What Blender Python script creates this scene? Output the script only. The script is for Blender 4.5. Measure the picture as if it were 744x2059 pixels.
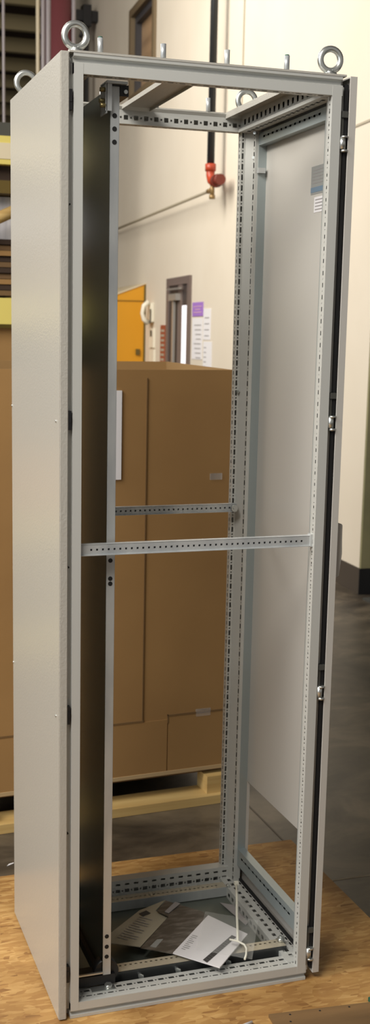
import bpy, bmesh, math, random
from mathutils import Vector, Matrix
random.seed(7)
for o in list(bpy.data.objects): bpy.data.objects.remove(o)
C = bpy.context.scene.collection
S = bpy.context.scene

# ------------------------------------------------------------------ camera
YAW, PITCH, ROLL = .3107, -.173, .0156
fwd = Vector((math.sin(YAW)*math.cos(PITCH), math.cos(YAW)*math.cos(PITCH), math.sin(PITCH)))
r0 = Vector((math.cos(YAW), -math.sin(YAW), 0)); u0 = r0.cross(fwd)
rt = math.cos(ROLL)*r0 + math.sin(ROLL)*u0; up = -math.sin(ROLL)*r0 + math.cos(ROLL)*u0
cd = bpy.data.cameras.new('camera'); cam = bpy.data.objects.new('camera', cd); C.objects.link(cam)
m = Matrix((rt, up, -fwd)).transposed().to_4x4(); m.translation = Vector((-.5549, -2.2584, 1.4706))
cam.matrix_world = m
cd.sensor_fit = 'AUTO'; cd.sensor_width = 36
cd.lens = 2325.2332/2059*36
cd.shift_x = 69.1967/2059; cd.shift_y = 52.0221/2059
cd.clip_start = .05; cd.clip_end = 200
cd.dof.use_dof = True; cd.dof.focus_distance = 2.4; cd.dof.aperture_fstop = 7.0
S.camera = cam

# ------------------------------------------------------------------ world, exposure, lamps
w = bpy.data.worlds.new('world'); S.world = w; w.use_nodes = True
bg = w.node_tree.nodes['Background']; bg.inputs[0].default_value = (1.0, .95, .88, 1); bg.inputs[1].default_value = .25
S.view_settings.view_transform = 'Standard'; S.view_settings.look = 'None'
S.view_settings.gamma = 1; S.view_settings.use_curve_mapping = False; S.view_settings.exposure = 0.0
def area(name, loc, target, sx, sy, power, col=(1, .95, .87)):
    l = bpy.data.lights.new(name, 'AREA'); l.shape = 'RECTANGLE'; l.size = sx; l.size_y = sy; l.energy = power; l.color = col
    o = bpy.data.objects.new(name, l); C.objects.link(o); o.location = loc
    o.rotation_euler = (Vector(target)-Vector(loc)).to_track_quat('-Z', 'Y').to_euler(); return o
area('unseen_overhead_light', (-1.7, -1.9, 3.9), (.2, 0, 1.6), 1.3, 1.3, 104)  # unseen key light, hung low so brightness falls off down the cabinet
area('unseen_overhead_light', (-.9, 5.8, 5.3), (2.6, 7.0, 1.4), 2.5, 5.0, 500)  # unseen lamp added to brighten the cream wall evenly
area('unseen_overhead_light', (-3.4, -.4, 4.5), (-.6, 3, 1.0), 2.0, 2.0, 240)  # unseen lamp added to light the rack mirrored in the mounting plate
area('dock_door_light', (-6.5, -3.0, 2.3), (.3, .6, 1.3), 2.5, 3.0, 125, (.9, .95, 1))

# ------------------------------------------------------------------ materials
def sr(r, g, b):
    return tuple(((c/255)/12.92 if c/255 <= .04045 else ((c/255+.055)/1.055)**2.4) for c in (r, g, b))+(1,)
def mat(name, col, rough=.6, metal=0, noise=None, bump=None, spec=None):
    """noise=(scale, colour2, lo, hi[, stretch]); bump=(scale, strength[, distance])"""
    m = bpy.data.materials.new(name); m.use_nodes = True; nt = m.node_tree; b = nt.nodes['Principled BSDF']
    b.inputs['Base Color'].default_value = col; b.inputs['Roughness'].default_value = rough; b.inputs['Metallic'].default_value = metal
    if spec is not None: b.inputs['Specular IOR Level'].default_value = spec
    tc = nt.nodes.new('ShaderNodeTexCoord')
    if noise:
        mp = nt.nodes.new('ShaderNodeMapping'); nt.links.new(tc.outputs['Object'], mp.inputs[0])
        if len(noise) > 4: mp.inputs['Scale'].default_value = noise[4]
        n = nt.nodes.new('ShaderNodeTexNoise'); n.inputs['Scale'].default_value = noise[0]; n.inputs['Detail'].default_value = 5
        nt.links.new(mp.outputs[0], n.inputs['Vector'])
        r = nt.nodes.new('ShaderNodeValToRGB'); nt.links.new(n.outputs[0], r.inputs[0])
        r.color_ramp.elements[0].color = col; r.color_ramp.elements[1].color = noise[1]
        r.color_ramp.elements[0].position = noise[2]; r.color_ramp.elements[1].position = noise[3]
        nt.links.new(r.outputs[0], b.inputs['Base Color'])
    if bump:
        n = nt.nodes.new('ShaderNodeTexNoise'); n.inputs['Scale'].default_value = bump[0]; nt.links.new(tc.outputs['Object'], n.inputs['Vector'])
        bp = nt.nodes.new('ShaderNodeBump'); bp.inputs['Strength'].default_value = bump[1]
        bp.inputs['Distance'].default_value = bump[2] if len(bump) > 2 else .002
        nt.links.new(n.outputs[0], bp.inputs['Height']); nt.links.new(bp.outputs[0], b.inputs['Normal'])
    return m
def emis(name, col, st):
    m = bpy.data.materials.new(name); m.use_nodes = True; b = m.node_tree.nodes['Principled BSDF']
    b.inputs['Base Color'].default_value = col; b.inputs['Emission Color'].default_value = col; b.inputs['Emission Strength'].default_value = st; return m
M = {}
M['paint'] = mat('textured light grey paint', sr(180, 177, 169), .28, bump=(230, .4, .0012))
M['paint_smooth'] = mat('smooth light grey paint', sr(190, 187, 181), .4)
M['frame'] = mat('grey primed steel', sr(192, 193, 189), .4, .08)
M['zinc'] = mat('galvanised steel', sr(200, 203, 203), .34, .35, noise=(14, sr(165, 170, 174), .35, .7, (1, 1, .3)))
M['plate'] = mat('dark galvanised plate', sr(150, 154, 146), .27, 1.0)
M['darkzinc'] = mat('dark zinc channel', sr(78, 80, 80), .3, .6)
M['bluezinc'] = mat('blue grey galvanised tube', sr(158, 168, 170), .36, .35)
M['bright'] = mat('bright zinc', sr(205, 208, 205), .28, .85)
M['black'] = mat('black plastic', sr(22, 22, 24), .45)
M['rubber'] = mat('black sealing foam', sr(14, 14, 16), .8)
M['hole'] = mat('hole shade and rivet black', sr(18, 18, 20), .7)  # near black painted for the shade inside holes; rivets share it
M['olive_zinc'] = mat('yellow passivated zinc', sr(150, 138, 96), .35, .7)
M['gland'] = mat('galvanised base plate', sr(122, 128, 120), .45, .5, noise=(6, sr(104, 110, 102), .4, .7))
M['creamrail'] = mat('zinc punched rail', sr(196, 188, 168), .4, .35)
M['paper'] = mat('white paper', sr(226, 224, 226), .7)
M['beige_paper'] = mat('recycled paper', sr(176, 168, 148), .8)
M['photo'] = mat('grey printed cover', sr(74, 70, 64), .35, noise=(22, sr(120, 115, 108), .45, .75, (1, 3, 1)))
M['ink'] = mat('dark ink', sr(64, 62, 62), .7)
M['inkl'] = mat('pale ink', sr(150, 146, 146), .7)
M['tie'] = mat('white nylon', sr(224, 222, 208), .45)
M['labelgrey'] = mat('grey label', sr(142, 144, 142), .5)
M['blue'] = mat('blue print', sr(104, 126, 146), .5)
pl = bpy.data.materials.new('clear polythene'); pl.use_nodes = True; nt = pl.node_tree; b = nt.nodes['Principled BSDF']
b.inputs['Base Color'].default_value = (.9, .92, .9, 1); b.inputs['Roughness'].default_value = .12; b.inputs['Alpha'].default_value = .16
M['poly'] = pl
M['wall'] = mat('cream painted concrete wall', sr(216, 206, 189), .75, noise=(1.4, sr(211, 200, 182), .35, .7))
M['wallolive'] = mat('olive wall', sr(140, 134, 100), .7, noise=(3, sr(118, 116, 84), .35, .7))
M['base'] = mat('dark brown vinyl base', sr(70, 62, 54), .5)
M['liner'] = mat('pale corrugated edge', sr(176, 150, 110), .85)
M['seam'] = mat('grey sealant', sr(168, 158, 138), .8)
M['floor'] = None
M['card'] = mat('brown corrugated cardboard', sr(156, 120, 72), .85, noise=(2.2, sr(144, 109, 64), .35, .7), bump=(70, .1))
M['card_in'] = mat('brown cardboard inside', sr(150, 118, 74), .85)
M['card_edge'] = mat('cardboard seam', sr(112, 84, 48), .9)
M['pine'] = mat('pine board', sr(206, 176, 116), .7, noise=(5, sr(186, 152, 92), .35, .65, (.4, 3, 9)))
M['pine_dark'] = mat('weathered pine board', sr(128, 98, 62), .8, noise=(5, sr(100, 76, 46), .35, .65, (.4, 3, 9)))
M['yellow'] = mat('yellow cabinet paint', sr(204, 142, 20), .5)
M['sloped'] = mat('grey cabinet top', sr(205, 190, 160), .6)
M['rackyellow'] = mat('pale yellow rack paint', sr(226, 208, 112), .5)
M['rackwhite'] = mat('faded rack paint', sr(222, 208, 176), .6)
M['darkbrown'] = mat('dark brown board', sr(56, 40, 28), .8)
M['olive'] = mat('olive board', sr(96, 78, 28), .8)
M['film'] = mat('white stretch film', sr(196, 194, 198), .35, noise=(9, sr(168, 166, 172), .35, .65, (6, 6, .4)))
M['brownstack'] = mat('brown flat cardboard', sr(110, 84, 54), .85)
M['doorframe'] = mat('grey brown steel door frame', sr(112, 98, 92), .5)
M['doorleaf'] = mat('dark door leaf', sr(66, 58, 56), .5)
M['lit'] = emis('daylit door glass', sr(236, 234, 240), .9)
M['alu'] = mat('aluminium', sr(190, 186, 178), .35, .6)
M['phone'] = mat('ivory phone plastic', sr(226, 220, 202), .45)
M['shadowgrey'] = mat('dark grey plastic', sr(70, 70, 66), .5)  # dark grey parts, plus the painted strip of shade on the phone
M['purple'] = mat('purple sign', sr(158, 116, 196), .6)
M['redsign'] = mat('red brown sign', sr(150, 74, 48), .6)
M['pink'] = mat('pink print', sr(214, 176, 180), .7)
M['pipe'] = mat('black steel pipe', sr(30, 32, 34), .4, noise=(1, sr(36, 38, 38), .3, .7))
M['redfit'] = mat('red painted fitting', sr(166, 62, 34), .4)
M['redfit2'] = mat('dark red coupling', sr(110, 44, 30), .45)
M['brass'] = mat('old brass', sr(150, 124, 84), .4, .5)
M['maroon'] = mat('maroon painted steel', sr(122, 66, 70), .45)
M['greypipe'] = mat('grey conduit', sr(104, 98, 100), .45)
M['creampipe'] = mat('cream conduit', sr(140, 130, 110), .5)
M['purlin'] = mat('cream purlin', sr(170, 154, 116), .7)
M['deck'] = mat('dark red roof deck', sr(44, 24, 22), .8)
M['glassbrown'] = mat('brown pane reflection', sr(178, 146, 112), .4, noise=(2, sr(140, 112, 84), .35, .7, (.3, .3, 4)))  # brown tone and bands paint a reflection on the glass
M['winframe'] = mat('bronze window frame', sr(112, 96, 72), .5)
M['darkframe'] = mat('dark inner frame', sr(62, 60, 62), .5)
M['green'] = mat('green paint', sr(30, 92, 74), .5)
M['lampglass'] = emis('lamp diffuser', (1, .96, .88, 1), 6)

def node_floor():
    m = bpy.data.materials.new('stained polished concrete'); m.use_nodes = True; nt = m.node_tree; b = nt.nodes['Principled BSDF']
    tc = nt.nodes.new('ShaderNodeTexCoord'); mp = nt.nodes.new('ShaderNodeMapping'); nt.links.new(tc.outputs['Object'], mp.inputs[0])
    mp.inputs['Scale'].default_value = (1, 1.3, 1)
    n1 = nt.nodes.new('ShaderNodeTexNoise'); n1.inputs['Scale'].default_value = 2.3; n1.inputs['Detail'].default_value = 7; n1.inputs['Roughness'].default_value = .62
    n1.inputs['Distortion'].default_value = .6
    nt.links.new(mp.outputs[0], n1.inputs['Vector'])
    r = nt.nodes.new('ShaderNodeValToRGB'); nt.links.new(n1.outputs[0], r.inputs[0])
    e = r.color_ramp.elements; e[0].position = .36; e[0].color = sr(46, 41, 35); e[1].position = .64; e[1].color = sr(108, 97, 81)
    x = r.color_ramp.elements.new(.5); x.color = sr(76, 68, 57)
    nt.links.new(r.outputs[0], b.inputs['Base Color'])
    b.inputs['Roughness'].default_value = .38
    return m
M['floor'] = node_floor()
def node_osb():
    m = bpy.data.materials.new('oriented strand board'); m.use_nodes = True; nt = m.node_tree; b = nt.nodes['Principled BSDF']
    tc = nt.nodes.new('ShaderNodeTexCoord')
    mix = None
    cols = []
    for k, (ang, sc) in enumerate(((.3, (26, 110, 1)), (1.5, (24, 120, 1)))):
        mp = nt.nodes.new('ShaderNodeMapping'); mp.inputs['Rotation'].default_value = (0, 0, ang); mp.inputs['Scale'].default_value = sc
        nt.links.new(tc.outputs['Object'], mp.inputs[0])
        v = nt.nodes.new('ShaderNodeTexVoronoi'); v.inputs['Scale'].default_value = 1.0; v.inputs['Randomness'].default_value = 1
        nt.links.new(mp.outputs[0], v.inputs['Vector'])
        s = nt.nodes.new('ShaderNodeSeparateColor'); nt.links.new(v.outputs['Color'], s.inputs[0])
        cols.append(s.outputs[0])
    mm = nt.nodes.new('ShaderNodeMix'); mm.data_type = 'FLOAT'
    n = nt.nodes.new('ShaderNodeTexNoise'); n.inputs['Scale'].default_value = 14; nt.links.new(tc.outputs['Object'], n.inputs['Vector'])
    st = nt.nodes.new('ShaderNodeMath'); st.operation = 'GREATER_THAN'; st.inputs[1].default_value = .5; nt.links.new(n.outputs[0], st.inputs[0])
    nt.links.new(st.outputs[0], mm.inputs['Factor']); nt.links.new(cols[0], mm.inputs[2]); nt.links.new(cols[1], mm.inputs[3])
    r = nt.nodes.new('ShaderNodeValToRGB'); nt.links.new(mm.outputs[0], r.inputs[0])
    e = r.color_ramp.elements; e[0].position = 0; e[0].color = sr(150, 108, 60); e[1].position = 1; e[1].color = sr(206, 166, 106)
    x = r.color_ramp.elements.new(.08); x.color = sr(176, 132, 76); x = r.color_ramp.elements.new(.6); x.color = sr(190, 148, 88)
    n2 = nt.nodes.new('ShaderNodeTexNoise'); n2.inputs['Scale'].default_value = 5; n2.inputs['Detail'].default_value = 6; nt.links.new(tc.outputs['Object'], n2.inputs['Vector'])
    r2 = nt.nodes.new('ShaderNodeValToRGB'); nt.links.new(n2.outputs[0], r2.inputs[0])
    r2.color_ramp.elements[0].position = .35; r2.color_ramp.elements[0].color = (.6, .54, .46, 1); r2.color_ramp.elements[1].position = .65; r2.color_ramp.elements[1].color = (1, 1, 1, 1)
    mu = nt.nodes.new('ShaderNodeMix'); mu.data_type = 'RGBA'; mu.blend_type = 'MULTIPLY'; mu.inputs[0].default_value = 1
    nt.links.new(r.outputs[0], mu.inputs[6]); nt.links.new(r2.outputs[0], mu.inputs[7]); nt.links.new(mu.outputs[2], b.inputs['Base Color'])
    b.inputs['Roughness'].default_value = .6
    return m
M['osb'] = node_osb()

# ------------------------------------------------------------------ mesh helpers
def link(name, bm, m, parent=None, smooth=False, bevel=0):
    me = bpy.data.meshes.new(name)
    if bevel: bmesh.ops.bevel(bm, geom=bm.edges[:], offset=bevel, segments=2, affect='EDGES', clamp_overlap=True)
    bm.to_mesh(me); bm.free()
    mats = m if isinstance(m, (list, tuple)) else [m]
    for k in mats: me.materials.append(M[k])
    if smooth:
        for p in me.polygons: p.use_smooth = True
    o = bpy.data.objects.new(name, me); C.objects.link(o)
    if parent:
        o.parent = parent
        q = parent; off = Vector((0, 0, 0)); 
        o.matrix_parent_inverse = wm(parent).inverted()
    return o
def wm(o):
    m = Matrix.LocRotScale(o.location, o.rotation_euler, o.scale)
    if o.parent: m = wm(o.parent) @ o.matrix_parent_inverse @ m
    return m
def box(bm, x0, x1, y0, y1, z0, z1, mi=0, M4=None):
    v = [bm.verts.new((x, y, z)) for x in (x0, x1) for y in (y0, y1) for z in (z0, z1)]
    fs = [(0, 1, 3, 2), (4, 6, 7, 5), (0, 4, 5, 1), (2, 3, 7, 6), (0, 2, 6, 4), (1, 5, 7, 3)]
    for f in fs:
        F = bm.faces.new([v[i] for i in f]); F.material_index = mi
    if M4:
        for q in v: q.co = M4 @ q.co
    return bm
def B(*a, **k): bm = bmesh.new(); return box(bm, *a, **k)
def poly_prism(bm, pts, z0, z1, mi=0, f=lambda p: p):
    a = [bm.verts.new(f((x, y, z0))) for x, y in pts]; b = [bm.verts.new(f((x, y, z1))) for x, y in pts]; n = len(pts)
    bm.faces.new(a[::-1]).material_index = mi; bm.faces.new(b).material_index = mi
    for i in range(n):
        bm.faces.new((a[i], a[(i+1) % n], b[(i+1) % n], b[i])).material_index = mi
    return bm
def cyl(bm, p0, p1, r, n=16, r2=None, mi=0):
    p0 = Vector(p0); p1 = Vector(p1); d = (p1-p0); L = d.length; d.normalize()
    a = d.orthogonal().normalized(); b = d.cross(a); r2 = r if r2 is None else r2
    A = [bm.verts.new(p0+r*(math.cos(t)*a+math.sin(t)*b)) for t in [2*math.pi*i/n for i in range(n)]]
    Bv = [bm.verts.new(p1+r2*(math.cos(t)*a+math.sin(t)*b)) for t in [2*math.pi*i/n for i in range(n)]]
    bm.faces.new(A[::-1]).material_index = mi; bm.faces.new(Bv).material_index = mi
    for i in range(n):
        F = bm.faces.new((A[i], A[(i+1) % n], Bv[(i+1) % n], Bv[i])); F.material_index = mi; F.smooth = True
    return bm
def tube(bm, pts, r, n=10, mi=0):
    P = [Vector(p) for p in pts]; rings = []
    a = None
    for i, p in enumerate(P):
        d = (P[min(i+1, len(P)-1)]-P[max(i-1, 0)]).normalized()
        if a is None: a = d.orthogonal().normalized()
        a = (a - d*a.dot(d)).normalized(); b = d.cross(a)
        rr = r[i] if isinstance(r, (list, tuple)) else r
        rings.append([bm.verts.new(p+rr*(math.cos(2*math.pi*k/n)*a+math.sin(2*math.pi*k/n)*b)) for k in range(n)])
    for i in range(len(P)-1):
        for k in range(n):
            F = bm.faces.new((rings[i][k], rings[i][(k+1) % n], rings[i+1][(k+1) % n], rings[i+1][k])); F.smooth = True; F.material_index = mi
    bm.faces.new(rings[0][::-1]).material_index = mi; bm.faces.new(rings[-1]).material_index = mi
    return bm
def torus(bm, c, ax, R_, r, n=36, k=14):
    c = Vector(c); ax = Vector(ax).normalized(); a = ax.orthogonal().normalized(); b = ax.cross(a); V = []
    for i in range(n):
        t = 2*math.pi*i/n; d = math.cos(t)*a+math.sin(t)*b
        V.append([bm.verts.new(c+d*(R_+r*math.cos(2*math.pi*j/k))+ax*r*math.sin(2*math.pi*j/k)) for j in range(k)])
    for i in range(n):
        for j in range(k):
            F = bm.faces.new((V[i][j], V[(i+1) % n][j], V[(i+1) % n][(j+1) % k], V[i][(j+1) % k])); F.smooth = True
    return bm
def punched(bm, P0, U, V, LU, LV, holes, mi=0):
    """a sheet with real rectangular holes (u0,u1,v0,v1)"""
    P0 = Vector(P0); U = Vector(U); V = Vector(V)
    rows = sorted(set([0, LV]+[h[2] for h in holes]+[h[3] for h in holes]))
    for a, b in zip(rows[:-1], rows[1:]):
        hs = sorted([(h[0], h[1]) for h in holes if h[2] <= a+1e-7 and h[3] >= b-1e-7]); u = 0; seg = []
        for h0, h1 in hs:
            if h0 > u: seg.append((u, h0))
            u = max(u, h1)
        if u < LU: seg.append((u, LU))
        for s0, s1 in seg:
            q = [bm.verts.new(P0+U*x+V*y) for x, y in ((s0, a), (s1, a), (s1, b), (s0, b))]
            bm.faces.new(q).material_index = mi
    return bm
def pattern(L, vc, big=(.0105, .0095), small=.0045, pitch=.025, start=.02, end=.02):
    H = []; n = int((L-start-end)/pitch); s = (L-n*pitch)/2
    for i in range(n+1):
        u = s+i*pitch
        if big and u-big[0]/2 > 0: H.append((u-big[0]/2, u+big[0]/2, vc-big[1]/2, vc+big[1]/2))
        if small and i < n: H.append((u+pitch/2-small/2, u+pitch/2+small/2, vc-small/2, vc+small/2))
    return H
def profile(bm, pts, f, L, punch={}, mi=0):
    """pts closed 2-D section (a,b); f(a,b,s)->xyz; punch {edge: [holes in (s, t)]} """
    n = len(pts)
    for i in range(n):
        a = pts[i]; b = pts[(i+1) % n]
        p0 = Vector(f(a[0], a[1], 0)); p1 = Vector(f(b[0], b[1], 0)); pe = Vector(f(a[0], a[1], L))
        U = (pe-p0).normalized(); V = (p1-p0); lv = V.length; V.normalize()
        punched(bm, p0, U, V, L, lv, punch.get(i, []), mi)
    for s in (0, L): bm.faces.new([bm.verts.new(f(p[0], p[1], s)) for p in pts])
    return bm
def thing(name, label, cat, loc=(0, 0, 0), rz=0, group=None):
    o = bpy.data.objects.new(name, None); C.objects.link(o); o.location = loc; o.rotation_euler = (0, 0, rz); o.empty_display_size = .1
    return tag(o, label, cat, group)
def tag(o, label, cat, group=None, kind=None):
    o['label'] = label; o['category'] = cat
    if group: o['group'] = group
    if kind: o['kind'] = kind
    return o
def struct(name, bm, m, parent=None, **k):
    o = link(name, bm, m, parent, **k)
    if not parent: o['kind'] = 'structure'
    return o
def place(o, *loc):                 # put the origin of a one-mesh thing at its base
    d = Vector(loc)
    for v in o.data.vertices: v.co -= d
    o.location = d; return o

# ================================================================== the room
ZF = -.026
struct('floor', B(-14, 14, -6, 30, ZF-.2, ZF), 'floor')
# right-hand wall: starts at CN and runs along WD
CN = Vector((2.693, 3.79, ZF)); WD = Vector((.068, .998, 0)).normalized(); ANG = -math.atan2(WD.x, WD.y)
WM = Matrix.Translation(CN) @ Matrix.Rotation(ANG, 4, 'Z')       # local x = out of the wall behind face, y = along the wall, z up
def wl(bm, *a, **k): return box(bm, *a, M4=WM, **k)
def W_(*a, **k): bm = bmesh.new(); return wl(bm, *a, **k)
ww = bmesh.new()
wl(ww, 0, .25, 0, 3.88, 0, 6.6); wl(ww, 0, .25, 3.88, 4.54, 2.0, 6.6); wl(ww, 0, .25, 4.54, 5.25, 0, 6.6)
wl(ww, 0, .25, 5.25, 6.36, 0, 3.9); wl(ww, 0, .25, 5.25, 6.36, 4.85, 6.6); wl(ww, 0, .25, 6.36, 10.3, 0, 6.6)
struct('wall_right', ww, 'wall')
struct('wall_end', W_(.002, 3.5, -.02, 0, .15, 6.6), 'wallolive')
bb = bmesh.new(); wl(bb, -.008, 0, -.02, 3.8, 0, .155); struct('baseboard_right', bb, 'base')
struct('baseboard_end', W_(-.008, 3.5, -.03, -.02, 0, .155), 'black')
struct('trim_1', W_(-.006, 0, .01, 1.55, 2.715, 2.728), 'seam')
struct('trim_2', W_(-.006, 0, 2.49, 2.515, 2.0, 6.6), 'seam')
struct('wall_back', B(-14, 14, 29.6, 29.9, ZF, 6.6), 'darkbrown')
struct('ceiling', B(-14, 12, -5, 29.6, 6.62, 6.8), 'deck')
for i in range(9): struct('trim_%d' % (3+i), B(-14, 12, 14.6+i*1.5, 14.72+i*1.5, 6.38, 6.62), 'purlin')
# window high in the wall
wn = bmesh.new()
for a in ((5.25, 5.33, 3.9, 4.85), (6.28, 6.36, 3.9, 4.85), (5.33, 6.28, 3.9, 3.98), (5.33, 6.28, 4.77, 4.85)): wl(wn, -.03, .2, *a)
wo = struct('window_1', wn, 'winframe')
link('window_pane', W_(.08, .1, 5.33, 6.28, 3.98, 4.77), 'glassbrown', wo)
dfm = bmesh.new()
for a in ((6.22, 6.28, 3.98, 4.77), (5.33, 6.22, 4.70, 4.77)): wl(dfm, .02, .08, *a)
link('window_sash', dfm, 'darkframe', wo)
# door in the wall
df = bmesh.new()
for a in ((3.80, 3.88, 0, 2.03), (4.54, 4.62, 0, 2.03), (3.88, 4.54, 1.96, 2.03)): wl(df, -.022, .12, *a)
do = struct('door_1', df, 'doorframe')
link('door_leaf', W_(-.01, .03, 3.88, 4.54, 0.0, 1.96), 'doorleaf', do)
link('door_rail', W_(-.018, -.01, 4.06, 4.2, 0.0, 1.96), 'doorframe', do)
link('door_glass', W_(-.02, -.01, 3.89, 4.045, .9, 1.77), 'lit', do)
link('push_rod', W_(-.045, -.02, 4.27, 4.31, .9, 1.84), 'alu', do)
cl = bmesh.new(); wl(cl, -.06, -.01, 4.12, 4.40, 1.82, 1.88); wl(cl, -.06, -.04, 4.0, 4.46, 1.915, 1.93); link('door_closer', cl, 'alu', do)

# things on the wall
t = tag(place(link('wall_sign', W_(-.006, 0, 3.42, 3.75, 1.67, 1.79), ['purple']), *(WM @ Vector((0, 3.58, 1.67)))), 'purple paper sign on the cream wall right of the dark door', 'sign')
ln = bmesh.new()
for z, a, b_ in ((1.75, 3.46, 3.70), (1.725, 3.5, 3.66), (1.70, 3.46, 3.70)): wl(ln, -.008, -.006, a, b_, z, z+.006)
link('sign_lettering', ln, 'pink', t)
def notice(y0, y1, z0, z1, label, lines, gr=None):
    o = tag(place(link('wall_notice', W_(-.004, 0, y0, y1, z0, z1), 'paper'), *(WM @ Vector((0, (y0+y1)/2, z0)))), label, 'notice', gr)
    l = bmesh.new()
    for z, a, b_ in lines: wl(l, -.0055, -.004, a, b_, z, z+.008)
    link('notice_lettering', l, 'inkl', o)
notice(3.43, 3.75, 1.30, 1.655, 'large white notice directly under the purple sign', [(1.31+.04*i, 3.47, 3.62+.02*(i % 4)) for i in range(8)])
notice(3.19, 3.405, 1.47, 1.73, 'upper narrow white notice right of the purple sign', [(1.5+.05*i, 3.23, 3.36) for i in range(4)])
notice(3.14, 3.39, 1.2, 1.455, 'lower white notice with a column of dark lines at its left', [(1.24+.04*i, 3.3, 3.37) for i in range(5)])
o = tag(place(link('wall_sign', W_(-.012, 0, 4.67, 4.86, 1.0, 1.6), 'redsign'), *(WM @ Vector((0, 4.76, 1.0)))), 'tall narrow red brown sign on the wall left of the dark door', 'sign')
l = bmesh.new()
for i in range(12): wl(l, -.014, -.012, 4.71, 4.83, 1.03+i*.046, 1.052+i*.046)
link('sign_lettering', l, 'seam', o)
ph = thing('wall_phone', 'ivory wall telephone beside the yellow cabinet', 'telephone', WM @ Vector((0, 5.23, 1.6)), ANG)
bm = bmesh.new(); tube(bm, [WM @ Vector(p) for p in ((-.05, 5.2, 1.62), (-.10, 5.2, 1.66), (-.115, 5.2, 1.72), (-.10, 5.2, 1.79), (-.05, 5.2, 1.83))], [.028, .024, .02, .024, .028], 10)
link('handset', bm, 'phone', ph); link('phone_base', W_(-.04, 0, 5.16, 5.34, 1.63, 1.82), 'phone', ph, bevel=.006)
link('phone_shade_strip', W_(-.045, -.04, 5.15, 5.18, 1.62, 1.76), 'shadowgrey', ph)  # dark strip standing in for the shadow along the phone's side
o = tag(place(link('wall_plate', W_(-.02, 0, 5.12, 5.3, 1.38, 1.57), 'phone'), *(WM @ Vector((0, 5.2, 1.38)))), 'pale keypad plate on the wall just under the telephone', 'wall plate')
link('keypad', W_(-.024, -.02, 5.17, 5.24, 1.49, 1.55), 'shadowgrey', o)
tag(place(link('wall_box', W_(-.02, 0, 5.1, 5.28, 1.0, 1.36), 'phone'), *(WM @ Vector((0, 5.2, 1.0)))), 'long pale box on the wall under the keypad plate', 'wall box')
# yellow cabinet with a sloping top, back to the wall
yc = thing('storage_cabinet', 'bright yellow storage cabinet with a sloping top against the cream wall', 'cabinet', WM @ Vector((-.4, 6.1, 0)), ANG)
def yf(p): return WM @ Vector((-p[0], p[2], p[1]))
bm = bmesh.new(); poly_prism(bm, [(.0, .0), (.8, 0), (.8, 1.72), (.0, 2.02)], 5.54, 6.95, 0, yf); link('cabinet_body', bm, 'yellow', yc)
bm = bmesh.new(); poly_prism(bm, [(.0, 2.02), (.8, 1.72), (.81, 1.727), (.0, 2.03)], 5.53, 6.96, 0, yf); link('cabinet_top', bm, 'sloped', yc)
bm = bmesh.new(); poly_prism(bm, [(.0, 1.845), (.8, 1.845), (.8, 1.85), (.0, 1.85)], 5.53, 5.541, 0, yf); link('top_seam', bm, 'olive', yc)
bm = bmesh.new(); poly_prism(bm, [(.0, .0), (.02, .0), (.02, 2.0), (.0, 2.01)], 5.53, 5.541, 0, yf); link('edge_strip', bm, 'olive', yc)
link('latch', W_(-.1, -.06, 5.52, 5.54, 1.3, 1.36), 'olive', yc)

# sprinkler riser and its drain line
rp = thing('sprinkler_riser', 'black vertical steel pipe ending in red elbow on the cream wall', 'pipe', WM @ Vector((-.12, 2.9, 2.6)), ANG)
def WP(x, y, z): return WM @ Vector((x, y, z))
bm = bmesh.new(); cyl(bm, WP(-.12, 2.9, 2.82), WP(-.12, 2.9, 6.6), .03, 20); link('riser_pipe', bm, 'pipe', rp)
bm = bmesh.new(); tube(bm, [WP(-.12, 2.9, 2.83), WP(-.12, 2.9, 2.76), WP(-.12, 2.87, 2.715), WP(-.12, 2.81, 2.695), WP(-.12, 2.72, 2.695)], .034, 16)
cyl(bm, WP(-.12, 2.9, 2.79), WP(-.12, 2.9, 2.845), .043, 16); link('elbow', bm, 'redfit', rp)
bm = bmesh.new(); cyl(bm, WP(-.12, 2.745, 2.695), WP(-.12, 2.70, 2.695), .05, 16); cyl(bm, WP(-.12, 2.70, 2.695), WP(-.12, 2.62, 2.695), .042, 16); link('coupling', bm, 'redfit2', rp)
bm = bmesh.new(); cyl(bm, WP(-.12, 2.84, 2.7), WP(-.12, 2.84, 2.59), .018, 12); cyl(bm, WP(-.12, 2.86, 2.64), WP(-.12, 2.95, 2.64), .02, 12); cyl(bm, WP(-.12, 2.84, 2.57), WP(-.12, 2.84, 2.6), .024, 12); link('drain_valve', bm, 'brass', rp)
bm = bmesh.new(); cyl(bm, WP(-.12, 2.97, 2.64), WP(-.05, 9.5, 2.66), .012, 10); o = link('conduit', bm, 'creampipe')
tag(place(o, *WP(-.12, 2.9, 2.64)), 'thin horizontal pipe running along the cream wall from the red elbow', 'pipe')

# columns and pipes far left at the end of the wall
bm = bmesh.new(); cyl(bm, (2.77, 12, ZF), (2.77, 12, 6.6), .165, 28); tag(place(link('steel_column', bm, 'maroon'), 2.77, 12, ZF), 'maroon round steel column behind the left front eye bolt', 'column')
for x, r, mt, lb in ((1.875, .018, 'creampipe', 'cream vertical conduit, left of the pair beside the maroon column'), (1.925, .02, 'greypipe', 'mauve grey vertical conduit touching the cream one'), (1.975, .024, 'greypipe', 'grey vertical conduit just left of the maroon column'), (1.55, .014, 'greypipe', 'thin grey vertical rod near the left edge of the photo')):
    bm = bmesh.new(); cyl(bm, (x, 9, ZF), (x, 9, 6.6), r, 12); tag(place(link('vertical_conduit', bm, mt), x, 9, ZF), lb, 'conduit')
bm = bmesh.new(); cyl(bm, (2.22, 9, ZF), (2.22, 9, 6.6), .02, 12); tag(place(link('vertical_conduit', bm, 'greypipe'), 2.22, 9, ZF), 'grey vertical conduit seen through the left front eye bolt', 'conduit')
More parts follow.
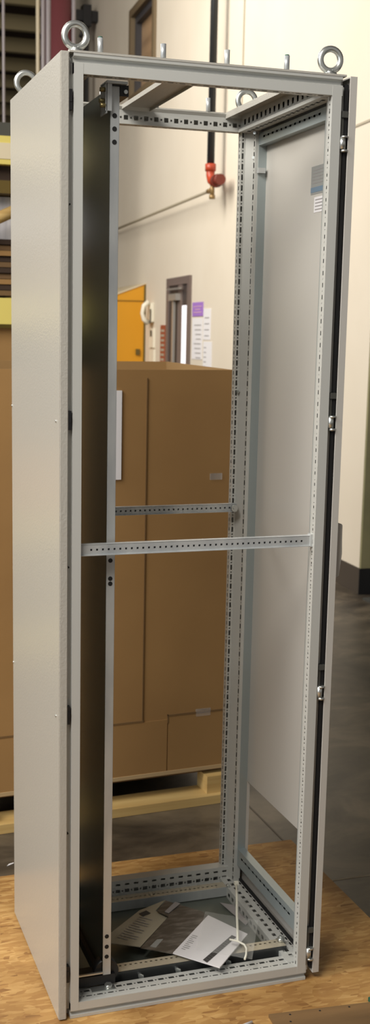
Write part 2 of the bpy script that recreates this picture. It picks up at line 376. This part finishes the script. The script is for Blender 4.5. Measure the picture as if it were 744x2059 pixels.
fx = thing('wall_fixture', 'dark bracket with a vertical stem high on the wall behind the eye bolt', 'fixture', (3.1, 12, 4.4))
bm = B(2.97, 3.26, 11.95, 12.05, 5.16, 5.28); box(bm, 3.06, 3.16, 11.93, 12.07, 5.1, 5.34); link('bracket', bm, 'black', fx)
link('stem', B(3.10, 3.14, 11.97, 12.03, 4.2, 5.12), 'black', fx); bm = bmesh.new(); cyl(bm, (3.04, 12, 4.98), (3.10, 12, 5.12), .02, 8); link('brace', bm, 'black', fx)

# pallet rack behind left
rk = thing('pallet_rack', 'tall pallet rack with pale yellow beams behind the cabinet on the left', 'rack', (-.85, 3.4, ZF))
for x in (-2.3, .58):
    for y in (3.0, 4.0): link('upright', B(x, x+.07, y, y+.07, ZF, 2.42), 'rackyellow', rk)
for z0, z1, mt in ((2.205, 2.325, 'w'), (1.512, 1.628, 'y'), (.50, .62, 'y'), (ZF, .10, 'y')):
    for y in (2.99, 4.05):
        bm = B(-2.23, .58, y, y+.05, z0, z1); 
        if mt == 'w': box(bm, -2.22, .57, y-.004, y, z0+.022, z1-.03, 1)
        link('beam', bm, ['rackyellow', 'rackwhite'], rk)
for z in (2.195, 1.5, .56): link('deck_board', B(-2.2, .57, 3.05, 4.04, z+.035, z+.06), 'darkbrown', rk)
def slab(name, a, m, label, cat, group=None): return tag(place(link(name, B(*a), m), (a[0]+a[1])/2, (a[2]+a[3])/2, a[4]), label, cat, group)
slab('cardboard_carton', (-.5, .5, 3.1, 3.9, 2.33, 2.40), 'shadowgrey', 'dark grey carton lying on the upper rack beam', 'carton')
slab('timber_board', (-.6, .5, 3.02, 3.9, 2.085, 2.14), 'olive', 'olive board hanging below the upper rack beam', 'board')
slab('timber_board', (-.6, .5, 3.06, 3.9, 2.145, 2.19), 'darkbrown', 'dark brown board between upper rack beam and olive board', 'board')
slab('wrapped_bundle', (-.7, .52, 3.12, 3.9, 1.89, 2.08), 'film', 'bundle wrapped in white stretch film on the stack of flat cardboard', 'bundle')
bm = bmesh.new(); cyl(bm, (.25, 2.95, 1.905), (.55, 2.98, 2.045), .026, 10)
tag(place(link('wooden_pole', bm, 'pine'), .25, 3.0, 1.885), 'pale wooden pole leaning against the film-wrapped bundle', 'pole')
ht = 1.64
ORD = ['lowest', 'second lowest', 'third lowest', 'fourth lowest', 'fifth lowest', 'fifth from the top', 'fourth from the top', 'third from the top', 'second from the top', 'topmost']
for i in range(10):
    h = .025; d = random.uniform(-.02, .02)
    mt = ('brownstack', 'darkbrown', 'card', 'brownstack', 'darkbrown')[i % 5]
    o = slab('flat_cardboard', (-.65+d, .5+d/2, 3.03+abs(d), 3.85, ht, ht+h-.003), mt, ORD[i]+' flattened cardboard sheet in the stack on the lower rack beam', 'cardboard', 'flattened cardboard sheets stacked on the rack'); ht += h
slab('cardboard_carton', (.0, .55, 3.06, 3.95, .63, 1.495), 'card', 'brown carton stored below the lower yellow rack beam', 'carton')
slab('cardboard_carton', (-2.1, -1.0, 3.06, 3.95, 1.64, 2.0), 'card', 'brown carton on the far left of the rack shelf', 'carton')
slab('yellow_crate', (-.95, -.1, 3.06, 3.95, .63, .9), 'yellow', 'yellow crate beside the brown carton on the lowest rack shelf', 'crate')

# gaylord box on its pallet
gb = thing('gaylord_box', 'very large open brown cardboard box standing on a pallet behind the cabinet', 'box', (.2, 1.6, .07))
FL, FR, BR, BL = Vector((-.13, 1.053, 0)), Vector((.792, 1.113, 0)), Vector((.930, 2.18, 0)), Vector((.0, 2.12, 0))
ZB, ZT = .077, 1.37
def wallq(bm, a, b, z0, z1, th, mi=0):
    n = Vector((-(b-a).y, (b-a).x, 0)).normalized()*th
    q = [a, b, b+n, a+n]
    poly_prism(bm, [(p.x, p.y) for p in q], z0, z1, mi)
bm = bmesh.new(); wallq(bm, FL, FR, ZB, ZT, .008); link('front_wall', bm, 'card', gb)
bm = bmesh.new(); wallq(bm, FR, BR, ZB, ZT, .008); link('side_wall', bm, 'card_in', gb)
bm = bmesh.new(); wallq(bm, BL, FL, ZB, ZT, .008); link('side_wall', bm, 'card_in', gb)
bm = bmesh.new(); wallq(bm, BR, BL, ZB, ZT, .008); link('back_wall', bm, 'card_in', gb)
bm = bmesh.new(); poly_prism(bm, [(p.x, p.y) for p in (FL, FR, BR, BL)], ZB, ZB+.01); link('box_bottom', bm, 'card', gb)
e = (FR-FL).normalized(); n_ = Vector((e.y, -e.x, 0))
def onf(s, off): return FL+e*s+n_*off
def strip(bm, s0, s1, z0, z1, off=.003, mi=0):
    s0 = max(0, s0-.2805); s1 = s1-.2805
    a, b = onf(s0, off), onf(s1, off); wallq(bm, a, b, z0, z1, off, mi)
bm = bmesh.new(); strip(bm, .913, .9165, .268, 1.345); link('glue_seam', bm, 'card_edge', gb)
bm = bmesh.new(); strip(bm, .0, .918, .262, .268, .004); strip(bm, 1.0, 1.20, .272, .278, .004); strip(bm, 1.0, 1.004, .25, .278, .004); link('flap_edge', bm, 'card_edge', gb)
bm = bmesh.new(); strip(bm, .0, 1.0, ZB, .262, .003); strip(bm, 1.004, 1.203, ZB, .272, .003); link('lower_flap', bm, 'card', gb)
bm = bmesh.new(); strip(bm, 1.10, 1.15, .262, .285, .0045); link('packing_tape', bm, 'poly', gb)
bm = bmesh.new(); strip(bm, 1.13, 1.17, 1.03, 1.05, .0045); link('packing_tape', bm, 'poly', gb)
bm = bmesh.new(); strip(bm, .0, 1.203, ZB, ZB+.012, .006); link('bottom_edge', bm, 'liner', gb)
o = link('paper_slip', (lambda bm: (strip(bm, .79, .833, 1.04, 1.308, .005), bm)[1])(bmesh.new()), 'paper'); tag(place(o, *(onf(.52, .003)+Vector((0, 0, 1.04)))), 'long white paper strip on the big box beside the galvanised upright', 'paper')
pa = thing('wooden_pallet', 'pale wooden pallet under the large cardboard box', 'pallet', (.2, 1.6, ZF))
PM = Matrix.Translation((.335, 1.605, 0)) @ Matrix.Rotation(.06, 4, 'Z')
for i in range(6):
    bm = bmesh.new(); y = -.50+i*.19; box(bm, -.46, .455, y, y+.12, .062, .0755, M4=PM); link('deck_board', bm, 'pine_dark', pa)
for y in (-.57, -.02, .48):
    bm = bmesh.new(); box(bm, -.46, .455, y, y+.1, ZF+.001, ZF+.03, M4=PM); link('bottom_board', bm, 'pine', pa)
for x in (-.46, -.22, .355):
    for y in (-.55, -.0, .49):
        bm = bmesh.new(); box(bm, x, x+.1, y, y+.08, ZF+.0302, .062, M4=PM); link('block', bm, 'pine', pa)

bm = bmesh.new(); poly_prism(bm, [(.012, .800), (.034, .812), (.036, .818), (.020, .812)], ZF+.0005, ZF+.0015); tag(place(link('paper_scrap', bm, 'paper'), .02, .81, ZF+.0005), 'tiny white scrap on the dark floor at the left edge', 'scrap')
# floor slab seam and far-right post
sm = bmesh.new(); box(sm, .86, 6, .462, .468, ZF, ZF+.001); struct('trim_12', sm, 'seam')
struct('trim_13', B(.842, .848, .72, 1.9, ZF, ZF+.001), 'base')
st = thing('steel_post', 'grey steel post on a foot plate at the right edge by the wall corner', 'post', (2.70, 3.55, ZF))
link('shaft', B(2.69, 2.74, 3.53, 3.58, ZF, 1.05), 'shadowgrey', st); link('foot_plate', B(2.64, 2.79, 3.48, 3.63, ZF, ZF+.012), 'shadowgrey', st)

# strand board under the cabinet
osb = bmesh.new(); box(osb, -1.6, .857, -1.3, .716, ZF, -.012)
tag(place(link('strand_board', osb, 'osb'), -.4, -.3, ZF), 'large yellow-brown oriented strand board sheet lying under the cabinet', 'board')
pb = bmesh.new(); poly_prism(pb, [(.405, -.45), (.66, -.47), (.665, -.135), (.425, -.115)], -.0115, -.004)
pbo = tag(place(link('plywood_offcut', pb, 'pine_dark'), .53, -.28, -.0115), 'brown plywood piece with nail holes in front of the cabinet at lower right', 'board')
for x, y in ((.47, -.13), (.54, -.135), (.61, -.14), (.46, -.155)):
    bm = bmesh.new(); cyl(bm, (x, y, -.0045), (x, y, -.0035), .0025, 8); link('nail', bm, 'hole', pbo)  # dark discs painted for the shade in the holes
gs = bmesh.new(); poly_prism(gs, [(.668, -.20), (.72, -.19), (.72, -.11), (.668, -.12)], -.0115, -.002)
tag(place(link('painted_block', gs, 'green'), .69, -.15, -.0115), 'dark green painted scrap at the lower right edge', 'scrap')
gs = bmesh.new(); tube(gs, [(.31, -.155, -.0075), (.345, -.14, -.0072), (.38, -.128, -.007)], [.004, .0045, .003], 8)
tag(place(link('packaging_scrap', gs, 'paper'), .345, -.14, -.0117), 'small pale strip of packaging lying at the bottom edge of the photo', 'scrap')
# ================================================================== the cabinet
EN = thing('electrical_enclosure', 'tall open light grey steel electrical enclosure frame standing on strand board', 'enclosure', (.28, .25, -.012))
W, D, H = .567, .5, 2.0
RX = .580                                                     # outermost plane on the door side
# corner posts: section in (u from outer side, v from front/back face); u counted inwards
sec = [(-.011, .012), (0, .012), (0, 0), (.021, 0), (.021, .021), (.011, .021), (.005, .033), (.0045, .060), (-.013, .060), (-.013, .03)]
secr = [(-.011, .012), (0, .012), (0, 0), (.026, 0), (.026, .018), (.014, .018), (.0045, .045), (.0045, .058), (-.013, .058), (-.013, .03)]
def post(fx, fy, zb, zt, sec=sec):
    L = zt-zb; pn = {}; rear = sec is secr
    small = lambda vc, lv: pattern(L, lv/2, (.013, .0045), .0035)
    for i in range(len(sec)):
        a, b = Vector(sec[i]), Vector(sec[(i+1) % len(sec)]); lv = (b-a).length
        if i == 3: pn[i] = pattern(L, lv*.5, (.0095, .0042), .0032)
        if i == 4: pn[i] = pattern(L, lv*.42, (.0135, .0046) if rear else (.0125, .005), .0035)
        if i == 6: pn[i] = pattern(L, lv*.5, (.0125, .0085), .0045) if not rear else [(u0, u1, v0, v1) for u0, u1, v0, v1 in pattern(L, lv*.5, (.0125, .006), .003)]
    return profile(bmesh.new(), sec, lambda a, b, s: (fx(a), fy(b), zb+s), L, pn)
secl = [(-.0062, .013), (.0025, .013), (.0025, 0)]+sec[3:8]+[(-.0062, .060), (-.0062, .03)]
for fx, fy, sc in ((lambda a: a, lambda b: b-.0003, secl), (lambda a: W-a, lambda b: b-.0003, sec), (lambda a: a, lambda b: D-b, secr), (lambda a: W-a, lambda b: D-b, secr)):
    link('corner_post', post(fx, fy, 0.0072, 1.9808, sc), 'frame', EN)
# horizontal rails front and back. section (v depth from the face, z)
def hrail(name, sec2, fy, x0, x1, pn):
    return link(name, profile(bmesh.new(), sec2, lambda a, b, s: (x0+s, fy(a), b), x1-x0, pn), 'frame', EN)
Lx = W+.004
top = [(0, 1.981), (.010, 1.984), (.010, 1.990), (.001, 1.993), (.001, 1.999), (.030, 1.999), (.024, 1.992), (.024, 1.961), (0, 1.961)]
pt = {6: pattern(Lx, .0165, (.0105, .0105), .0045), 7: pattern(Lx, .012, (.012, .005), .003)}
hrail('top_rail', top, lambda a: a, .0025, W+.002, pt); hrail('top_rail', top, lambda a: D-a, -.002, W+.002, pt)
bot = [(0, .026), (0, .007), (.010, .004), (.010, -.002), (.002, -.005), (.002, -.0115), (.060, -.011), (.060, .022), (.004, .022+.003)]
pb_ = {7: pattern(Lx, .0165, (.013, .0075), .004)+pattern(Lx, .038, (.013, .004), .003)}
hrail('base_rail', bot, lambda a: a, .0025, W+.002, pb_)
botr = [(0, .026), (0, .007), (.012, .005), (.012, -.002), (.002, -.011), (.044, -.011), (.044, .014), (.030, .014), (.030, .056), (0, .056)]
pbr = {7: pattern(Lx, .012, (.0125, .009), .0045)+pattern(Lx, .030, (.012, .005), .0), 5: pattern(Lx, .0125, (.008, .008), .003)}
hrail('base_rail', botr, lambda a: D-a, -.002, W+.002, pbr)
# depth rails left/right. section (u from outer side, z)
def drail(name, sec2, fx, pn):
    return link(name, profile(bmesh.new(), sec2, lambda a, b, s: (fx(a), .024+s, b), D-.048, pn), 'frame', EN)
Ly = D-.048
tops = [(-.013, 1.981), (-.013, 1.999), (.030, 1.999), (.030, 1.967), (.036, 1.967), (.036, 1.960), (0, 1.960), (0, 1.981)]
ps = {2: pattern(Ly, .018, (.0095, .0125), 0), 5: pattern(Ly, .018, (.0125, .009), .0045)}
drail('top_rail', tops, lambda a: W-a, ps); drail('top_rail', tops, lambda a: a, ps)
bots = [(-.013, .007), (-.013, -.011), (.034, -.011), (.034, .026), (-.013, .026)]
psb = {3: pattern(Ly, .0195, (.0125, .009), 0)+pattern(Ly, .0405, (.0125, .005), .003), 2: pattern(Ly, .020, (.0125, .009), 0)}
drail('base_rail', bots, lambda a: W-a, psb); drail('base_rail', bots, lambda a: a, psb)
# roof sheet with two long cut-outs and small turned down lips
rf = bmesh.new()
xs = ((-.006, .05), (.235, .305), (.496, W+.010))
for a, b_ in xs: box(rf, a, b_, .0, .5, 1.999, 2.003)
for a, b_ in ((.05, .235), (.305, .496)):
    box(rf, a, b_, .0, .05, 1.999, 2.003); box(rf, a, b_, .475, .5, 1.999, 2.003)
for x, h in ((.235, .006), (.496, .010), (.304, .006)): box(rf, x, x+.0015, .05, .475, 1.999-h, 1.999)
link('roof_sheet', rf, 'paint', EN)
# roof studs
def stud(x, y, tip):
    bm = bmesh.new(); cyl(bm, (x, y, 2.003), (x, y, 2.034), .0055, 14)
    o = link('roof_stud', bm, 'zinc', EN)
    if tip: bm = bmesh.new(); cyl(bm, (x, y, 2.034), (x, y, 2.036), .0045, 12); link('plug', bm, 'green', o)
for x, tp in ((.060, 1), (.188, 0), (.322, 0), (.452, 1)):
    stud(x, .022, tp); stud(x, .478, 0)
# eye bolts
def eye(x, y, rz):
    ax = Vector((math.sin(rz), -math.cos(rz), 0))
    bm = bmesh.new(); torus(bm, (x, y, 2.0345), ax, .0215, .0065)
    cyl(bm, (x, y, 2.004), (x, y, 2.014), .0105, 16, .0085); cyl(bm, (x, y, 2.002), (x, y, 2.008), .0145, 20)
    link('eye_bolt', bm, 'bright', EN)
eye(.0115, .024, -.05); eye(W-.017, .024, -.1); eye(.008, .476, -.1); eye(W-.017, .476, -.15)

# left wall panel
bm = B(-.0244, -.0067, -.002, .5, -.009, 2.0); pn = link('side_panel', bm, 'paint', EN, bevel=.0016)
for y, z in ((.029, 1.298), (.027, .678), (.494, 1.301), (.492, .666)):
    bm = bmesh.new(); cyl(bm, (-.0262, y, z), (-.0240, y, z), .0028, 10); link('screw', bm, 'bright', pn)
for z in (1.913, 1.301, .685, .096):
    bm = B(-.0065, -.0002, -.0005, .012, z-.019, z+.019); box(bm, -.0055, -.001, -.002, 0, z-.004, z+.008); link('panel_clip', bm, 'black', EN)
for z in (1.72, 1.0, .42): 
    bm = bmesh.new(); cyl(bm, (-.0035, .006, z), (-.0035, .012, z), .002, 8); link('rivet', bm, 'hole', EN)

# door on the right
DR = bmesh.new(); X0, X1 = .592, .600
c0, c1, k0, k1 = .07, .440, .085, .308
box(DR, X0, X1, 0, .5, k1, 2.0); box(DR, X0, X1, 0, .5, .006, k0); box(DR, X0, X1, 0, c0, k0, k1); box(DR, X0, X1, c1, .5, k0, k1)
box(DR, .5845, X0, -.003, .0, .006, 2.0); box(DR, .5845, X0, .5, .503, .006, 2.0)
box(DR, X0, X1, -.003, 0, .006, 2.0); box(DR, X0, X1, .5, .503, .006, 2.0)
box(DR, .5845, X0, .0, .5, 1.997, 2.0); box(DR, .5845, X0, .0, .5, .006, .009)
door = link('door', DR, 'paint_smooth', EN)
# tubular inner frame of the door
T0, T1 = .571, .592
def trail(z0, z1):
    L = .36
    s = [(0, z0), (0, z1), (.021, z1), (.021, z0)]
    return profile(bmesh.new(), s, lambda a, b, q: (T0+a, .08+q, b), L, {0: pattern(L, (z1-z0)*.62, (.012, .005), .004)})
link('door_frame_rail', trail(1.927, 1.955), 'bluezinc', door); link('door_frame_rail', trail(.072, .118), 'bluezinc', door)
for y0, y1 in ((.052, .08), (.440, .468)):
    s = [(y0, 0), (y0, .021), (y1, .021), (y1, 0)]
    link('door_frame_rail', profile(bmesh.new(), s, lambda a, b, q: (T0+b, a, .072+q), 1.883, {0: [], 3: pattern(1.883, .014, (.0125, .006), .004)}), 'bluezinc', door)
bm = B(.5775, .5845, .004, .016, .02, 1.985); box(bm, .5775, .5845, .484, .496, .02, 1.985); box(bm, .5775, .5845, .016, .484, .02, .032); box(bm, .5775, .5845, .016, .484, 1.973, 1.985)
link('door_seal', bm, 'rubber', door)
lb = link('rating_label', B(.5912, .592, .090, .182, 1.785, 1.845), 'labelgrey', door); lb['label'] = 'grey rating label with a blue band'
link('blue_band', B(.5908, .5912, .090, .182, 1.789, 1.800), 'blue', lb)
bm = bmesh.new()
for i in range(5): box(bm, .5908, .5912, .12, .174, 1.808+i*.007, 1.8095+i*.007)
link('label_lettering', bm, 'inkl', lb)
lb = link('instruction_sticker', B(.5912, .592, .10, .163, 1.745, 1.778), 'paper', door)
bm = bmesh.new()
for i in range(4): box(bm, .5908, .5912, .105, .157, 1.750+i*.007, 1.7522+i*.007)
link('sticker_lettering', bm, 'inkl', lb)
# swivel handle outside
bm = bmesh.new(); poly_prism(bm, [(.600, 1.074), (.6215, 1.066), (.6225, 1.0), (.618, .949), (.600, .945)], -.004+.02, .045, 0, lambda p: (p[0], p[2], p[1]))
link('door_handle', bm, 'paint_smooth', door, bevel=.0015)
link('stay_bracket', B(.567, .585, .4285, .4395, 1.862, 1.874), 'zinc', door)
# lock points between frame and door
for z in (1.889, 1.313, .71, .076):
    bm = B(.5685, .5765, .0035, .0115, z-.012, z+.043); box(bm, .570, .584, -.001, .004, z+.030, z+.043)
    lo = link('lock_plate', bm, 'shadowgrey', EN, bevel=.0008)
    bm = bmesh.new(); cyl(bm, (.574, .002, z-.032), (.574, .002, z-.008), .0065, 16); cyl(bm, (.577, .0, z-.010), (.577, .0, z-.006), .0075, 14); cyl(bm, (.578, .001, z-.038), (.578, .001, z-.033), .0075, 14)
    link('roller', bm, 'bright', lo)
# mounting plate
mp = link('mounting_plate', (lambda bm: (box(bm, .089, .0915, .052, .43, .05, 1.952), box(bm, .0895, .1075, .050, .0525, .05, 1.952), box(bm, .0895, .1075, .4275, .43, .05, 1.952), bm)[3])(bmesh.new()), ['plate'], EN)
fl = link('plate_flange', B(.089, .1075, .0485, .0502, .048, 1.954), 'zinc', mp, bevel=.0007)
for z in (1.898, 1.873, 1.848, 1.002, .963, .952, .145, .12, .096):
    bm = bmesh.new(); cyl(bm, (.0975, .0478, z), (.0975, .0486, z), .0048, 18); link('fixing_hole', bm, 'hole', fl)  # flat dark discs paint the shade inside the flange holes
bm = B(.0765, .089, .039, .0415, 1.905, 1.958); box(bm, .078, .12, .035, .085, 1.956, 1.961); box(bm, .078, .0795, .039, .085, 1.90, 1.958); link('plate_bracket', bm, 'zinc', mp)
bm = B(.108, .125, .045, .12, 1.935, 1.956); box(bm, .081, .109, .0425, .05, 1.9535, 1.962); link('corner_block', bm, 'black', mp)
for y, z in ((.045, 1.945), (.05, 1.925), (.042, 1.915)):
    bm = bmesh.new(); cyl(bm, (.066, y, z), (.0765, y, z), .0045, 6); link('bolt', bm, 'olive_zinc', mp)
bm = bmesh.new(); cyl(bm, (.118, .044, 1.943), (.118, .040, 1.943), .004, 10); link('bolt', bm, 'bright', mp)
# black skid at the foot of the plate
bm = bmesh.new(); cyl(bm, (.100, .056, .055), (.100, .080, .055), .028, 24); box(bm, .022, .118, .048, .09, .03, .052); link('plate_foot', bm, 'black', mp)
bm = B(.022, .088, .045, .05, .0575, .061); link('foot_bar', bm, 'bright', mp)
bm = B(.08, .089, .09, .40, .03, .052); link('plate_slide', bm, 'black', mp)
# cross rails
def cross(y, z0, z1, x0, x1, big):
    L = x1-x0; h = z1-z0
    bm = bmesh.new(); punched(bm, (x0, y, z0), (1, 0, 0), (0, 0, 1), L, h, pattern(L, h*.5, (.0042, .0042), 0, .0125))
    punched(bm, (x0, y+.0015, z0), (1, 0, 0), (0, 0, 1), L, h, pattern(L, h*.5, (.0042, .0042), 0, .0125))
    box(bm, x0, x1, y, y+.015, z1-.0005, z1+.001); box(bm, x0, x1, y-.0035, y+.015, z0-.0015, z0); box(bm, x0, x1, y+.010, y+.014, z0, z1)
    return link('cross_rail', bm, 'zinc', EN)
cr = cross(.012, 1.023, 1.044, .021, .546, 1)
bm = B(.541, .547, .009, .026, 1.020, 1.048); link('end_bracket', bm, 'zinc', cr)
cr = cross(.452, 1.034, 1.052, .092, .545, 0)
bm = bmesh.new(); cyl(bm, (.536, .452, 1.042), (.536, .443, 1.042), .0085, 18); cyl(bm, (.536, .443, 1.042), (.536, .441, 1.042), .004, 12); link('end_bolt', bm, 'bright', cr)
# small bolts on the posts
for x, y, z in ((.553, .478, 1.335), (.567, .455, 1.90), (.5625, .44, 1.955)):
    bm = bmesh.new(); cyl(bm, (x-.006, y-.004, z), (x+.002, y+.004, z), .0035, 10); link('post_bolt', bm, 'bright', EN)
# floor of the cabinet: base plates and two support rails
for y0, y1 in ((.062, .25), (.2505, .452)):
    link('base_plate', B(.036, .532, y0, y1, -.006, -.003), 'gland', EN)
def srail(y0, y1, z, x0, x1, flip, mt):
    L = x1-x0; bm = bmesh.new()
    punched(bm, (x0, y0, z), (1, 0, 0), (0, 1, 0), L, y1-y0, pattern(L, (y1-y0)*(.68 if not flip else .5), (.0055, .0045), 0, .0125), 0)
    box(bm, x0, x1, y0, y1, z-.004, z-.003)
    return bm
bm = srail(.078, .112, .036, .10, .553, 0, 0); sr1 = link('support_rail', bm, 'creamrail', EN)
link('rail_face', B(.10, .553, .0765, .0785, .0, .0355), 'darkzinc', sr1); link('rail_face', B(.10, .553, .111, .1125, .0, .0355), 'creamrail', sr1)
for x in (.185, .275, .40, .545):
    bm = bmesh.new(); cyl(bm, (x, .068, .022), (x, .078, .022), .0048, 10); cyl(bm, (x, .066, .022), (x+.001, .068, .022), .007, 6); link('bolt', bm, 'bright', sr1)
bm = srail(.418, .450, .024, .036, .533, 1, 0); sr2 = link('support_rail', bm, 'creamrail', EN)
link('rail_face', B(.036, .533, .4165, .4185, .0, .025), 'zinc', sr2)
bm = bmesh.new(); cyl(bm, (.535, .41, .03), (.535, .418, .03), .004, 10); link('bolt', bm, 'bright', sr2)
bm = bmesh.new(); cyl(bm, (.548, .10, .036), (.548, .10, .046), .009, 6); cyl(bm, (.548, .10, .046), (.548, .10, .05), .005, 10); link('bolt', bm, 'bright', sr1)
bm = bmesh.new(); cyl(bm, (.10, .04, .023), (.10, .04, .034), .009, 6); box(bm, .06, .115, .03, .052, .0225, .026); link('clamp_bolt', bm, 'bright', EN)

# ================================================================== things lying in the cabinet
def sheet(bm, pts, z, th=.0012, mi=0, n=1):
    """quad sheet: pts 4 corners (x,y,z)"""
    a = [bm.verts.new(p) for p in pts]; b = [bm.verts.new((p[0], p[1], p[2]+th)) for p in pts]; k = len(pts)
    bm.faces.new(a[::-1]).material_index = mi; bm.faces.new(b).material_index = mi
    for i in range(k): bm.faces.new((a[i], a[(i+1) % k], b[(i+1) % k], b[i])).material_index = mi
    return bm
# beige folded sheet
def z3(pts, z): return [(p[0], p[1], z if len(p) == 2 else p[2]) for p in pts]
P = z3([(.151, .248), (.151, .219), (.216, .172, .033), (.33, .301), (.308, .339), (.352, .389, .0265), (.27, .355, .026)], .028)
bs = tag(place(link('folded_manual', sheet(bmesh.new(), P, 0, .0015), 'beige_paper'), .25, .28, .026), 'beige printed manual sheet, leftmost of the papers on the cabinet floor', 'paper')
def lerp(a, b, t): return tuple(a[i]+(b[i]-a[i])*t for i in range(3))
def lines(o_, A, n, s0, s1, zoff, mt, name, wd=.25, shorten=3):
    bm = bmesh.new()
    for i in range(n):
        t0 = .06+i*.9/n; t1 = t0+wd*.9/n; e_ = s1 if (i % shorten) else s0+(s1-s0)*.6
        q = []
        for t, u in ((t0, s0), (t0, e_), (t1, e_), (t1, s0)):
            p = lerp(lerp(A[0], A[1], t), lerp(A[3], A[2], t), u); q.append(bm.verts.new((p[0], p[1], p[2]+zoff)))
        bm.faces.new(q)
    return link(name, bm, mt, o_)
lines(bs, [(.165, .238, .028), (.265, .335, .028), (.30, .30, .028), (.212, .185, .032)], 11, .12, .85, .0022, 'inkl', 'print_lines')
bm = bmesh.new(); bm.faces.new([bm.verts.new(p) for p in ((.262, .335, .0302), (.285, .345, .0302), (.292, .328, .0302), (.268, .318, .0302))]); link('printed_square', bm, 'ink', bs)
P = z3([(.347, .375, .032), (.412, .292), (.423, .266), (.277, .109, .040), (.213, .162), (.325, .286), (.306, .322)], .036)
br = tag(place(link('brochure', sheet(bmesh.new(), P, 0, .0015), 'photo'), .33, .25, .034), 'dark grey photographic brochure between the beige and white papers', 'brochure')
P = z3([(.236, .160), (.262, .186), (.300, .180), (.275, .128)], .0385); bm = sheet(bmesh.new(), P, 0, .0006); link('light_photo', bm, 'labelgrey', br)
P = z3([(.365, .352), (.375, .340), (.330, .300), (.322, .310)], .0385); bm = sheet(bmesh.new(), P, 0, .0006); link('light_photo', bm, 'inkl', br)
WBZ = .0435
P = z3([(.275, .105), (.417, .25), (.46, .169), (.477, .137), (.358, .015)], WBZ)
wb = tag(place(link('booklet', sheet(bmesh.new(), P, 0, .003), 'paper'), .38, .14, WBZ), 'white booklet with a dark stripe lying at the front of the cabinet floor', 'booklet')
bm = bmesh.new()
for i in range(14):
    a, b_ = lerp((.331, .055, 0), (.438, .142, 0), i/14), lerp((.331, .055, 0), (.438, .142, 0), (i+.96)/14); c_, d_ = lerp((.3365, .041, 0), (.445, .130, 0), i/14), lerp((.3365, .041, 0), (.445, .130, 0), (i+.96)/14)
    bm.faces.new([bm.verts.new((p[0], p[1], WBZ+.0036)) for p in (a, b_, d_, c_)])
link('dark_stripe', bm, 'ink', wb)
lines(wb, [(.296, .112, WBZ), (.352, .176, WBZ), (.362, .166, WBZ), (.308, .1, WBZ)], 9, .0, 1.0, .0036, 'inkl', 'text_lines', .3)
# clear bag over the papers
bm = bmesh.new(); nx, ny = 18, 14; G = []
ca, cb, cc, ce = Vector((.33, .10, 0)), Vector((.415, .265, 0)), Vector((.525, .185, 0)), Vector((.44, .02, 0))
for i in range(nx+1):
    row = []
    for j in range(ny+1):
        a = i/nx; b_ = j/ny; p = ca*(1-a)*(1-b_)+cb*(1-a)*b_+cc*a*b_+ce*a*(1-b_)
        edge = math.sin(math.pi*a)*math.sin(math.pi*b_)
        z = .0495+.006*edge+random.uniform(-.003, .004)*(edge+.25)
        row.append(bm.verts.new((p.x, p.y, z)))
    G.append(row)
for i in range(nx):
    for j in range(ny): bm.faces.new((G[i][j], G[i+1][j], G[i+1][j+1], G[i][j+1]))
tag(place(link('plastic_bag', bm, 'poly', smooth=True), .43, .15, .049), 'clear crinkled plastic bag covering the white booklet', 'bag')
bm = sheet(bmesh.new(), [(.500, .380, .003), (.528, .358, .003), (.531, .262, .003), (.520, .251, .003)], 0, .001)
tag(place(link('loose_leaf', bm, 'inkl'), .51, .27, .003), 'pale loose sheet on the base plate at the right behind the bag', 'paper')
# cable tie
bm = bmesh.new(); tube(bm, [(.506, .287, .100), (.487, .235, .090), (.462, .172, .082), (.443, .12, .074), (.426, .076, .068)], [.0032]*5, 6)
tube(bm, [(.412, .092, .066), (.420, .084, .067), (.426, .076, .068), (.436, .058, .067), (.436, .045, .064), (.428, .028, .059), (.420, .017, .055)], .0026, 6)
box(bm, .501, .511, .283, .291, .098, .106)
tag(place(link('cable_tie', bm, 'tie'), .45, .13, .055), 'looped white nylon cable tie tied to the plastic bag', 'cable tie')
